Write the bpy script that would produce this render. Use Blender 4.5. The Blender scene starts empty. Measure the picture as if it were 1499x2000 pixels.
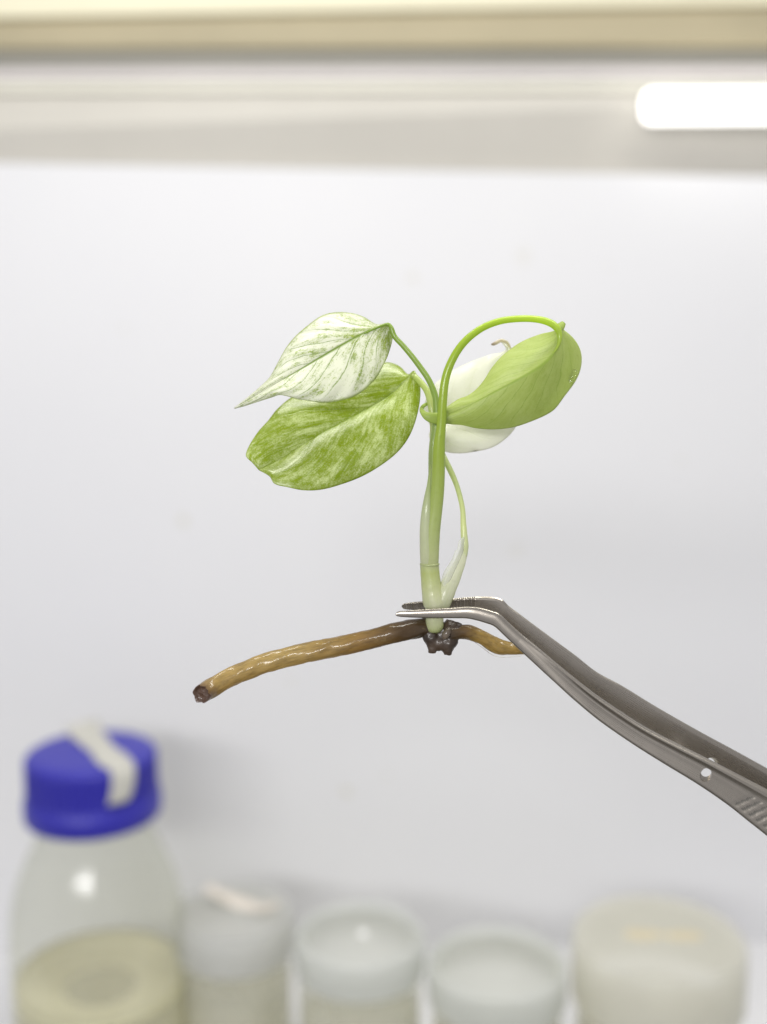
import bpy, bmesh, math, random
import numpy as np
from mathutils import Vector, noise as mnoise

random.seed(4)
rng = np.random.default_rng(4)
S = bpy.context.scene
COL = S.collection
R = math.radians

# ------------------------------------------------------------------ camera
CAM_Z, PITCH, FPX = 0.310, 9.0, 2200.0      # camera height above the bench, tilt, focal length for a 1499x2000 frame
cam = bpy.data.cameras.new('camera')
cam.sensor_fit = 'VERTICAL'; cam.sensor_height = 36.0
cam.lens = 36.0 * FPX / 2000.0
cam.clip_start = 0.005; cam.clip_end = 20
cam.dof.use_dof = True
cam.dof.focus_distance = 0.2185
cam.dof.aperture_fstop = cam.lens / 6.4
camo = bpy.data.objects.new('camera', cam); COL.objects.link(camo)
camo.location = (0, 0, CAM_Z); camo.rotation_euler = (R(90 - PITCH), 0, 0)
S.camera = camo

# ------------------------------------------------------------------ light
W = bpy.data.worlds.new('World'); S.world = W; W.use_nodes = True
W.node_tree.nodes['Background'].inputs[0].default_value = (0.965, 0.965, 1.0, 1)
W.node_tree.nodes['Background'].inputs[1].default_value = 0.53

def area(name, loc, target, sx, sy, power, color):
    l = bpy.data.lights.new(name, 'AREA'); l.shape = 'RECTANGLE'; l.size = sx; l.size_y = sy
    l.energy = power; l.color = color
    o = bpy.data.objects.new(name, l); COL.objects.link(o)
    o.location = loc
    o.rotation_euler = (Vector(target) - Vector(loc)).to_track_quat('-Z', 'Y').to_euler()
    return o
area('room_light_front', (-0.22, -0.42, 0.485), (0.0, 0.48, 0.20), 0.46, 0.085, 3.25, (1.0, 0.99, 0.985))
area('hood_light_top', (0.06, 0.26, 0.62), (0.03, 0.13, 0.0), 0.50, 0.07, 2.0, (1.0, 0.98, 0.91))
S.view_settings.view_transform = 'Standard'; S.view_settings.look = 'None'
S.view_settings.exposure = -0.03; S.view_settings.gamma = 1.0; S.view_settings.use_curve_mapping = False
S.render.engine = 'CYCLES'
S.cycles.use_denoising = True
S.cycles.max_bounces = 14; S.cycles.transparent_max_bounces = 16
S.cycles.transmission_bounces = 12
S.cycles.caustics_reflective = False; S.cycles.caustics_refractive = True
S.cycles.sample_clamp_indirect = 6.0

# ------------------------------------------------------------------ helpers
cp, sp = math.cos(R(PITCH)), math.sin(R(PITCH))
FWD = np.array([0, cp, -sp]); UP = np.array([0, sp, cp]); RT = np.array([1.0, 0, 0])
CAMP = np.array([0, 0, CAM_Z])

def at(px, py, d):
    """survey point: where the sight line of a photo point meets the distance d (m)"""
    return CAMP + FWD * d + RT * ((px - 749.5) * d / FPX) - UP * ((py - 1000.0) * d / FPX)

D0 = 0.220                                   # the plantlet and the tweezers are held 22 cm away
def P(px, py, dz=0.0):
    return at(px, py, D0 + dz * 0.001)
def PA(a):                                   # (n,3) array of px, py, dz(mm) -> metres
    a = np.asarray(a, float); d = D0 + a[:, 2] * 0.001
    return (CAMP + d[:, None] * FWD + ((a[:, 0] - 749.5) * d / FPX)[:, None] * RT
            - ((a[:, 1] - 1000.0) * d / FPX)[:, None] * UP)

# measuring frames: enlargements in which the outlines were read off
def q1(x, y): return (430 + x / 3.407, 580 + y / 3.407)
def q2(x, y): return (790 + x / 3.945, 580 + y / 3.945)
def q3(x, y): return (720 + x / 4.347, 860 + y / 4.347)
def q4(x, y): return (340 + x / 2.776, 1140 + y / 2.776)
def q5(x, y): return (840 + x / 2.2746, 1130 + y / 2.2746)
def fr(q, pts):
    return [tuple(q(p[0], p[1])) + tuple(p[2:]) for p in pts]

def spline(pts, n, tt=None):
    """Catmull-Rom through pts (k,m), resampled by chord length"""
    p = np.asarray(pts, float)
    seg = np.sqrt(((p[1:, :2] - p[:-1, :2]) ** 2).sum(1)) + 1e-6
    s = np.concatenate([[0], np.cumsum(seg)]); s /= s[-1]
    t = np.linspace(0, 1, n) if tt is None else np.asarray(tt)
    m = np.zeros_like(p)
    for i in range(len(p)):
        a, b = max(i - 1, 0), min(i + 1, len(p) - 1)
        m[i] = (p[b] - p[a]) / (s[b] - s[a])
    k = np.clip(np.searchsorted(s, t, side='right') - 1, 0, len(p) - 2)
    h = (s[k + 1] - s[k])[:, None]; u = ((t - s[k]) / (s[k + 1] - s[k]))[:, None]
    return ((2*u**3 - 3*u**2 + 1) * p[k] + (u**3 - 2*u**2 + u) * h * m[k]
            + (-2*u**3 + 3*u**2) * p[k + 1] + (u**3 - u**2) * h * m[k + 1])

def empty(name, loc, label, cat, group=None):
    o = bpy.data.objects.new(name, None); COL.objects.link(o)
    o.empty_display_size = 0.01
    o.location = tuple(loc); o['label'] = label; o['category'] = cat
    if group: o['group'] = group
    return o

def root_loc(o):
    v = np.zeros(3)
    while o is not None:
        v = v + np.array(o.location); o = o.parent
    return v

def mesh_obj(name, verts, faces, mat, parent=None, loc=None, uvs=None, smooth=True, label=None):
    """one mesh object from world-space vertices"""
    verts = np.asarray(verts, float)
    org = root_loc(parent) if parent is not None else (np.array(loc) if loc is not None else np.zeros(3))
    me = bpy.data.meshes.new(name)
    me.from_pydata([tuple(v) for v in verts - org], [], [tuple(f) for f in faces])
    if uvs is not None:
        uv = me.uv_layers.new(name='UVMap')
        vi = np.zeros(len(me.loops), int); me.loops.foreach_get('vertex_index', vi)
        uv.data.foreach_set('uv', np.asarray(uvs, float)[vi].ravel())
    if smooth:
        me.polygons.foreach_set('use_smooth', [True] * len(me.polygons))
    me.update()
    if mat: me.materials.append(mat)
    o = bpy.data.objects.new(name, me); COL.objects.link(o)
    if parent is not None: o.parent = parent
    elif loc is not None: o.location = tuple(loc)
    if label: o['label'] = label
    return o

def tag(o, label=None, cat=None, group=None, kind=None):
    if label: o['label'] = label
    if cat: o['category'] = cat
    if group: o['group'] = group
    if kind: o['kind'] = kind
    return o

def bake_mods(o):
    """apply the modifiers of o in place"""
    dg = bpy.context.evaluated_depsgraph_get(); dg.update()
    me = bpy.data.meshes.new_from_object(o.evaluated_get(dg))
    o.modifiers.clear(); old = o.data; me.name = old.name; o.data = me
    bpy.data.meshes.remove(old)

def grid_faces(nu, nv, wrap=False):
    f = []
    for i in range(nu - 1):
        for j in range(nv if wrap else nv - 1):
            a, b = i * nv + j, i * nv + (j + 1) % nv
            f.append((a, b, b + nv, a + nv))
    return f

def tube(pts, n=80, seg=20, bump=0.0, bscale=1.0, flat=1.0, seed=0, caps=True):
    """pts: px, py, dz(mm), radius(px at 22 cm = 0.1 mm)"""
    c = spline(pts, n)
    pos = PA(c[:, :3]); rad = c[:, 3] * 1e-4
    tan = np.gradient(pos, axis=0); tan /= np.linalg.norm(tan, axis=1)[:, None]
    a = np.cross(tan, FWD); a /= np.linalg.norm(a, axis=1)[:, None]
    b = np.cross(tan, a)
    th = np.linspace(0, 2*math.pi, seg, endpoint=False)
    V, U = [], []
    for i in range(n):
        for j in range(seg):
            r = rad[i]
            if bump:
                q = pos[i] * 1000 * bscale
                r *= 1 + bump * mnoise.noise(Vector((q[0] + 1.4*math.cos(th[j]), q[1] + seed, q[2] + 1.4*math.sin(th[j])))) \
                     + 0.4*bump * mnoise.noise(Vector((2.7*q[0] + 2*math.cos(th[j]), 2.7*q[2] + seed, 2*math.sin(th[j]))))
            V.append(pos[i] + r*math.cos(th[j])*a[i] + r*math.sin(th[j])*flat*b[i])
            U.append((j / seg, i / (n - 1)))
    F = grid_faces(n, seg, True)
    if caps:
        F.append(tuple(range(seg))[::-1]); F.append(tuple(range((n-1)*seg, n*seg)))
    return V, F, U

def lathe(center, prof, seg=64, rib=None):
    """prof: (r, z) from axis to axis, metres"""
    V, U = [], []
    for k, (r, z) in enumerate(prof):
        for j in range(seg):
            t = 2*math.pi*j/seg
            rr = r if rib is None else r + rib(k, t)
            V.append((center[0] + rr*math.cos(t), center[1] + rr*math.sin(t), center[2] + z)); U.append((j/seg, k/(len(prof)-1)))
    return V, grid_faces(len(prof), seg, True), U

def box_from(c8):
    return np.array(c8), [(0,1,2,3),(7,6,5,4),(0,4,5,1),(1,5,6,2),(2,6,7,3),(3,7,4,0)]

# ------------------------------------------------------------------ materials
class NB:
    def __init__(self, name):
        self.m = bpy.data.materials.new(name); self.m.use_nodes = True
        self.t = self.m.node_tree; self.t.nodes.clear()
        self.out = self.t.nodes.new('ShaderNodeOutputMaterial')
    def put(self, sock, v):
        if isinstance(v, bpy.types.NodeSocket): self.t.links.new(v, sock)
        elif v is not None:
            if sock.type == 'RGBA' and len(v) == 3: v = tuple(v) + (1,)
            sock.default_value = v
    def n(self, ty, ins=None, **props):
        nd = self.t.nodes.new('ShaderNode' + ty)
        for k, v in props.items(): setattr(nd, k, v)
        for k, v in (ins or {}).items(): self.put(nd.inputs[k], v)
        return nd
    def mth(self, op, a, b=None, c=None, clamp=False):
        nd = self.t.nodes.new('ShaderNodeMath'); nd.operation = op; nd.use_clamp = clamp
        for i, v in enumerate((a, b, c)):
            if v is not None: self.put(nd.inputs[i], v)
        return nd.outputs[0]
    def mix(self, f, a, b):
        nd = self.t.nodes.new('ShaderNodeMix'); nd.data_type = 'RGBA'
        self.put(nd.inputs[0], f); self.put(nd.inputs[6], a); self.put(nd.inputs[7], b)
        return nd.outputs[2]
    def step(self, x, lo, hi, a=0.0, b=1.0):
        nd = self.t.nodes.new('ShaderNodeMapRange'); nd.interpolation_type = 'SMOOTHSTEP'
        for i, v in enumerate((x, lo, hi, a, b)): self.put(nd.inputs[i], v)
        return nd.outputs[0]
    def noise(self, vec, scale, detail=4, rough=0.6, dist=0.0):
        nd = self.n('TexNoise', {'Scale': scale, 'Detail': detail, 'Roughness': rough, 'Distortion': dist})
        if vec is not None: self.put(nd.inputs['Vector'], vec)
        return nd.outputs['Fac']
    def obj(self): return self.n('TexCoord').outputs['Object']
    def uv(self):
        s = self.n('SeparateXYZ', {'Vector': self.n('TexCoord').outputs['UV']})
        return s.outputs[0], s.outputs[1]
    def vec(self, x, y, z=0.0): return self.n('CombineXYZ', {0: x, 1: y, 2: z}).outputs[0]
    def bump(self, h, strength=0.2, dist=0.0002):
        return self.n('Bump', {'Height': h, 'Strength': strength, 'Distance': dist}).outputs[0]
    def done(self, sh):
        self.t.links.new(sh, self.out.inputs['Surface']); return self.m

def pbsdf(b, **kw):
    names = dict(color='Base Color', rough='Roughness', metal='Metallic', coat='Coat Weight', coat_rough='Coat Roughness',
                 trans='Transmission Weight', ior='IOR', normal='Normal', sss='Subsurface Weight', sssr='Subsurface Radius',
                 sscale='Subsurface Scale', alpha='Alpha', spec='Specular IOR Level', coat_normal='Coat Normal',
                 emit='Emission Color', emit_s='Emission Strength')
    return b.n('BsdfPrincipled', {names[k]: v for k, v in kw.items()}).outputs[0]

def leaf_mat(name, pale, green, bias, streak_q, streak_u, vein_n, vein_w, vein_amt, trans=0.45, rough=0.34,
             speck=0.25, rim=0.0, k=0.55, contrast=0.16, bump=0.25, vein_col=None, base_green=0.0, net=0.0, n1amt=1.0, coat=0.12):
    b = NB(name)
    u, v = b.uv(); oc = b.obj()
    su = b.mth('MULTIPLY_ADD', u, 2.0, -1.0); a = b.mth('ABSOLUTE', su)
    wob = b.noise(oc, 160.0, 2, 0.5)
    q = b.mth('SUBTRACT', v, b.mth('MULTIPLY', a, k))
    q = b.mth('ADD', q, b.mth('MULTIPLY', b.mth('MULTIPLY', a, a), 0.12))
    qn = b.mth('ADD', q, b.mth('MULTIPLY_ADD', wob, 0.09, -0.045))
    n1 = b.noise(b.vec(b.mth('MULTIPLY', qn, streak_q), b.mth('MULTIPLY', su, streak_u)), 1.0, 7, 0.68)
    n2 = b.noise(oc, 900.0, 4, 0.7)
    n3 = b.noise(oc, 3600.0, 2, 0.6)
    m = b.mth('ADD', b.mth('MULTIPLY_ADD', n1, n1amt, 0.5 - 0.5*n1amt), bias)
    m = b.mth('ADD', m, b.mth('MULTIPLY_ADD', n2, speck, -speck*0.5))
    m = b.mth('ADD', m, b.mth('MULTIPLY_ADD', n3, speck*0.8, -speck*0.4))
    n4 = b.noise(b.vec(b.mth('MULTIPLY', qn, streak_q*5.0), b.mth('MULTIPLY', su, streak_u*3.5)), 1.0, 5, 0.7)
    m = b.mth('ADD', m, b.mth('MULTIPLY_ADD', n4, speck*1.3, -speck*0.65))
    if base_green:
        m = b.mth('ADD', m, b.step(v, 0.0, 0.45, base_green, 0.0))
    mask = b.step(m, 0.5 - contrast, 0.5 + contrast)
    fr_ = b.mth('FRACT', b.mth('MULTIPLY', b.mth('ADD', qn, b.mth('MULTIPLY', b.step(su, -0.01, 0.01), 0.06)), vein_n))
    tri = b.mth('ABSOLUTE', b.mth('SUBTRACT', fr_, 0.5))
    vein = b.mth('SUBTRACT', 1.0, b.step(tri, 0.0, vein_w))
    vein = b.mth('MULTIPLY', vein, b.step(a, 1.0, 0.55))
    brk = b.step(b.mth('ADD', n2, b.mth('MULTIPLY', n3, 0.4)), 0.48, 0.78)
    veinc = b.mth('MULTIPLY', vein, b.mth('MULTIPLY_ADD', brk, 0.55, 0.45))
    midw = b.step(v, 0.0, 1.0, 0.075, 0.022)
    mid = b.mth('SUBTRACT', 1.0, b.step(a, 0.0, midw))
    vm = b.mth('MULTIPLY', b.mth('MAXIMUM', veinc, mid), vein_amt)
    if net:                                     # fine branching veinlets
        wv = b.n('VectorMath', {0: b.vec(b.mth('MULTIPLY', qn, 30.0), b.mth('MULTIPLY', su, 8.0)), 1: b.n('VectorMath', {0: b.n('TexNoise', {'Vector': oc, 'Scale': 700.0, 'Detail': 3.0}).outputs['Color'], 'Scale': 0.9}, operation='SCALE').outputs[0]}, operation='ADD').outputs[0]
        ed = b.n('TexVoronoi', {'Vector': wv, 'Scale': 1.0}, feature='DISTANCE_TO_EDGE').outputs['Distance']
        nt_ = b.mth('MULTIPLY', b.step(ed, 0.0, 0.10, 1.0, 0.0), b.step(b.mth('ADD', b.mth('MULTIPLY', n1, 0.6), b.mth('MULTIPLY', n2, 0.4)), 0.44, 0.62))
        vm = b.mth('MAXIMUM', vm, b.mth('MULTIPLY', nt_, net))
    col = b.mix(mask, pale, green)
    col = b.mix(vm, col, vein_col or green)
    if rim:
        col = b.mix(b.mth('MULTIPLY', b.step(a, 0.93, 1.0), rim), col, green)
    h = b.mth('ADD', b.mth('MULTIPLY', b.mth('MAXIMUM', vein, mid), -0.7), b.mth('ADD', b.mth('MULTIPLY', n1, 0.5), b.mth('MULTIPLY', n3, 0.25)))
    nrm = b.bump(h, bump, 0.0004)
    p = pbsdf(b, color=col, rough=rough, spec=0.5, coat=coat, coat_rough=0.2, normal=nrm)
    tr = b.n('BsdfTranslucent', {'Color': col, 'Normal': nrm}).outputs[0]
    ms = b.n('MixShader', {0: trans, 1: p, 2: tr}).outputs[0]
    return b.done(ms)

def flesh_mat(name, stops, trans=0.35, rough=0.3, coat=0.4, stripe=0.15, bump=0.15):
    """soft stem tissue, colour running along v through stops [(v, colour)]"""
    b = NB(name); u, v = b.uv(); oc = b.obj()
    n2 = b.noise(oc, 700.0, 4, 0.6)
    st = b.noise(b.vec(b.mth('MULTIPLY', u, 26.0), b.mth('MULTIPLY', v, 3.0)), 1.0, 4, 0.6)
    vv = b.mth('ADD', v, b.mth('MULTIPLY_ADD', n2, 0.08, -0.04))
    rp = b.n('ValToRGB', {'Fac': vv}); cr = rp.color_ramp
    while len(cr.elements) < len(stops): cr.elements.new(0.5)
    for e, (p_, c_) in zip(cr.elements, stops): e.position = p_; e.color = tuple(c_) + (1,)
    col = b.mix(b.step(st, 0.42, 0.7, 0.0, stripe), rp.outputs[0], (0.62, 0.70, 0.36))
    col = b.mix(b.step(n2, 0.55, 0.8, 0.0, 0.12), col, (0.10, 0.16, 0.02))
    nrm = b.bump(b.mth('ADD', st, n2), bump, 0.0002)
    p = pbsdf(b, color=col, rough=rough, coat=coat, coat_rough=0.12, normal=nrm)
    tr = b.n('BsdfTranslucent', {'Color': col, 'Normal': nrm}).outputs[0]
    return b.done(b.n('MixShader', {0: trans, 1: p, 2: tr}).outputs[0])

def plain_mat(name, color, rough=0.5, trans=0.0, clear=0.0, coat=0.0, var=0.06, scale=40.0, bump=0.0, metal=0.0, spec=0.5):
    b = NB(name); oc = b.obj()
    n = b.noise(oc, scale, 5, 0.6)
    dark = tuple(c * (1 - 2*var) for c in color); lite = tuple(min(1, c * (1 + var)) for c in color)
    col = b.mix(n, dark, lite)
    kw = {}
    if bump: kw['normal'] = b.bump(b.noise(oc, scale*8, 4, 0.6), bump, 0.0003)
    p = pbsdf(b, color=col, rough=rough, coat=coat, metal=metal, spec=spec, **kw)
    if trans:
        tr = b.n('BsdfTranslucent', {'Color': col}).outputs[0]
        p = b.n('MixShader', {0: trans, 1: p, 2: tr}).outputs[0]
    if clear:
        p = b.n('MixShader', {0: clear, 1: p, 2: b.n('BsdfTransparent', {'Color': (0.97, 0.97, 0.95)}).outputs[0]}).outputs[0]
    return b.done(p)

def thin_glass(name, tint, rough=0.02, haze=0.0, haze_col=(0.8, 0.8, 0.78)):
    b = NB(name); oc = b.obj()
    fac = b.n('LayerWeight', {'Blend': 0.5}).outputs['Facing']
    f = b.mth('MULTIPLY_ADD', b.mth('POWER', fac, 5.0), 0.9, 0.035, clamp=True)
    lw = b.n('LayerWeight', {'Blend': 0.35}).outputs['Facing']
    tcol = b.mix(b.step(lw, 0.35, 1.0), tuple(0.62 + 0.38*c for c in tint), tint)
    t = b.n('BsdfTransparent', {'Color': tcol}).outputs[0]
    g = b.n('BsdfGlossy', {'Color': (1, 1, 1), 'Roughness': rough}).outputs[0]
    s = b.n('MixShader', {0: f, 1: t, 2: g}).outputs[0]
    if haze:
        d = b.n('BsdfDiffuse', {'Color': haze_col}).outputs[0]
        tl = b.n('BsdfTranslucent', {'Color': haze_col}).outputs[0]
        dt = b.n('MixShader', {0: 0.5, 1: d, 2: tl}).outputs[0]
        n = b.noise(oc, 60.0, 4, 0.6)
        s = b.n('MixShader', {0: b.mth('MULTIPLY', b.mth('MULTIPLY_ADD', n, 0.5, 0.75), haze), 1: s, 2: dt}).outputs[0]
    return b.done(s)

def steel_mat(name, base=(0.395, 0.36, 0.315), rough=0.27):
    b = NB(name); oc = b.obj(); u, v = b.uv()
    brushed = b.noise(b.vec(b.mth('MULTIPLY', u, 70.0), b.mth('MULTIPLY', v, 6.0)), 1.0, 5, 0.65)
    n = b.noise(oc, 420.0, 4, 0.6); n2 = b.noise(oc, 90.0, 3, 0.5)
    col = b.mix(n2, tuple(c*0.86 for c in base), tuple(c*1.08 for c in base))
    r = b.mth('ADD', b.mth('MULTIPLY_ADD', brushed, 0.14, rough - 0.09), b.mth('MULTIPLY', n, 0.06))
    nrm = b.bump(b.mth('ADD', b.mth('MULTIPLY', brushed, 0.6), n), 0.10, 0.00012)
    return b.done(pbsdf(b, color=col, metal=1.0, rough=r, normal=nrm))

WY, WS = 0.535, 0.03                          # rear wall: y = WY + WS x
def on_wall(px, py):
    e = at(px, py, 1.0) - CAMP
    k = WY / (e[1] - WS*e[0]); p = CAMP + e*k
    return p[0], p[2]
MARKS = [on_wall(*m[:2]) + m[2:] for m in ((359, 1018, 0.0036, 0.45), (677, 1546, 0.0036, 0.5), (756, 1516, 0.0018, 0.35), (1022, 503, 0.006, 0.2), (806, 542, 0.004, 0.3),
         (1010, 1072, 0.005, 0.2), (566, 1326, 0.003, 0.2), (1190, 520, 0.002, 0.25), (240, 640, 0.003, 0.15), (1330, 900, 0.003, 0.15))]
def wall_mat():
    b = NB('filter_wall_white'); oc = b.obj()
    n = b.noise(oc, 9.0, 4, 0.55)
    col = b.mix(n, (0.74, 0.74, 0.765), (0.785, 0.785, 0.80))
    n3 = b.noise(oc, 260.0, 3, 0.6)
    for x, z, rad, amt in MARKS:                # faint smears and specks on the laminate
        d = b.n('VectorMath', {0: oc, 1: (x, WY + WS*x, z)}, operation='DISTANCE').outputs['Value']
        d = b.mth('ADD', d, b.mth('MULTIPLY_ADD', n3, rad*1.4, -rad*0.7))
        col = b.mix(b.mth('MULTIPLY', b.step(d, rad*0.2, rad), -amt) if False else b.step(d, rad*0.2, rad, amt, 0.0), col, (0.58, 0.55, 0.40))
    return b.done(pbsdf(b, color=col, rough=0.55, normal=b.bump(b.noise(oc, 300.0, 4, 0.6), 0.05, 0.0003)))

M = {}
M['wall'] = wall_mat()
M['bench'] = plain_mat('bench_white', (0.82, 0.82, 0.83), 0.4, scale=20)
M['added_dark_strip'] = plain_mat('dark_reflection_strip', (0.10, 0.097, 0.09), 0.45, scale=30)
M['panel'] = plain_mat('beige_panel_paint', (0.60, 0.575, 0.52), 0.5, scale=14)
M['alu'] = plain_mat('aluminium_rail_paint', (0.74, 0.72, 0.63), 0.35, scale=25)
M['alu_pink'] = plain_mat('pale_seal', (0.66, 0.62, 0.61), 0.4, scale=25)
M['grey'] = plain_mat('grey_lip', (0.27, 0.26, 0.225), 0.5, scale=25)
M['tan'] = plain_mat('tan_beam', (0.46, 0.40, 0.26), 0.55, scale=18, var=0.10)
M['cream'] = plain_mat('cream_paint', (0.88, 0.83, 0.62), 0.6, scale=10)
M['steel'] = steel_mat('brushed_tweezer_steel')
M['slot'] = plain_mat('dirt_shade_slot_steel', (0.20, 0.19, 0.17), 0.5, scale=300, metal=1.0)
M['blue'] = plain_mat('blue_cap_plastic', (0.028, 0.025, 0.37), 0.42, scale=60, var=0.05)
M['tape'] = plain_mat('offwhite_paper_tape', (0.56, 0.55, 0.50), 0.7, scale=150, var=0.1)
M['tape_pink'] = plain_mat('cream_paper_tape', (0.78, 0.72, 0.64), 0.7, scale=150, var=0.08)
M['bottle_glass'] = thin_glass('bottle_glass', (0.84, 0.86, 0.76), 0.13, haze=0.10, haze_col=(0.66, 0.65, 0.56))
M['jar_glass'] = thin_glass('jar_glass', (0.90, 0.915, 0.84), 0.05, haze=0.30, haze_col=(0.82, 0.81, 0.73))

# ================================================================== SETTING
def slab(name, tl, tr, br, bl, back, mat, kind='structure', parent=None, bevel=0.0015, label=None):
    """a board whose front face has these four corners, extruded by the vector back"""
    f = np.array([bl, br, tr, tl]); bk = f + np.array(back)
    v, fc = box_from(list(f) + list(bk))
    o = mesh_obj(name, v, fc, mat, parent, smooth=False, label=label)
    md = o.modifiers.new('bevel', 'BEVEL'); md.width = bevel; md.segments = 3; md.limit_method = 'ANGLE'
    if kind and parent is None: o['kind'] = kind
    return o

def wy(x): return WY + WS * x
def wt(x): return 0.38425 - 0.013 * x         # height of its top edge
x0, x1 = -0.45, 0.45
slab('back_wall', (x0, wy(x0), wt(x0)), (x1, wy(x1), wt(x1)), (x1, wy(x1), -0.0), (x0, wy(x0), -0.0), (0, 0.012, 0), M['wall'], bevel=0.0008)
for nm, ya, yb, mt in (('bench_top', 0.345, 0.62, M['bench']), ('added_dark_strip', 0.02, 0.344, M['added_dark_strip'])):  # front strip is unseen, added dark to deepen the reflections in the tweezers
    v, f = box_from([(-0.45, ya, 0), (0.45, ya, 0), (0.45, yb, 0), (-0.45, yb, 0),
                     (-0.45, ya, -0.02), (0.45, ya, -0.02), (0.45, yb, -0.02), (-0.45, yb, -0.02)])
    o = mesh_obj(nm, v, [q[::-1] for q in f], mt, smooth=False); o['kind'] = 'structure'

XL, XR = -420, 1920
def band(y0l, y0r, y1l, y1r, dl, dr, ddown=0.0):
    """corners of a board of the hood front between two edges read off the photo at x=0 and x=1499"""
    def yy(a, c, x): return a + (c - a) * x / 1499.0
    def dd(x): return dl + (dr - dl) * x / 1499.0
    return (at(XL, yy(y0l, y0r, XL), dd(XL)), at(XR, yy(y0l, y0r, XR), dd(XR)),
            at(XR, yy(y1l, y1r, XR), dd(XR) + ddown), at(XL, yy(y1l, y1r, XL), dd(XL) + ddown))
# sloping soffit between the wall and the hood front
fl, frr = at(XL, 186, 0.512), at(XR, 180, 0.514)
slab('soffit', fl, frr, (x1, wy(x1) + 0.004, wt(x1) + 0.0005), (x0, wy(x0) + 0.004, wt(x0) + 0.0005), (0, 0.012, 0.004), M['panel'], bevel=0.001)
slab('lower_rail', *band(157, 155, 182, 178, 0.5105, 0.5125), (0, 0.006, 0.0005), M['alu'])
slab('upper_rail', *band(132, 127, 154, 151, 0.510, 0.512), (0, 0.006, 0.0005), M['alu_pink'])
slab('grey_lip', *band(99, 96, 132, 127, 0.511, 0.513), (0, 0.008, 0.001), M['grey'], bevel=0.001)
slab('tan_beam', *band(37, 11, 98, 93, 0.509, 0.510), (0, 0.012, 0.001), M['tan'], bevel=0.003)
slab('upper_board', *band(-160, -190, 36, 9, 0.507, 0.508), (0, 0.010, 0.001), M['cream'], bevel=0.002)

# the LED batten at the right
lampc = at(1256, 202, 0.490)
lamp = empty('ceiling_lamp', lampc, 'glowing white LED batten under the beige soffit, cut off by the right edge', 'lamp')
def lampbox(name, xa, ya, xb, yb, d, thick, mat, bev):
    c = [at(xa, yb, d), at(xb, yb - 6, d - 0.006), at(xb, ya - 6, d - 0.006), at(xa, ya, d)]
    c = [np.array(p) for p in c]; bk = [p + np.array([0, thick, 0.0]) for p in c]
    vv, ff = box_from(c + bk)
    ob = mesh_obj(name, vv, ff, mat, lamp, smooth=True)
    md = ob.modifiers.new('bevel', 'BEVEL'); md.width = bev; md.segments = 5
    return ob
b = NB('led_diffuser'); M['led'] = b.done(b.n('Emission', {'Color': (1.0, 0.985, 0.95), 'Strength': 3.2}).outputs[0])
lampbox('diffuser', 1261, 171, 2100, 236, 0.495, 0.010, M['led'], 0.0042)
lampbox('housing', 1266, 176, 2100, 230, 0.5055, 0.005, M['alu'], 0.001)

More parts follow.
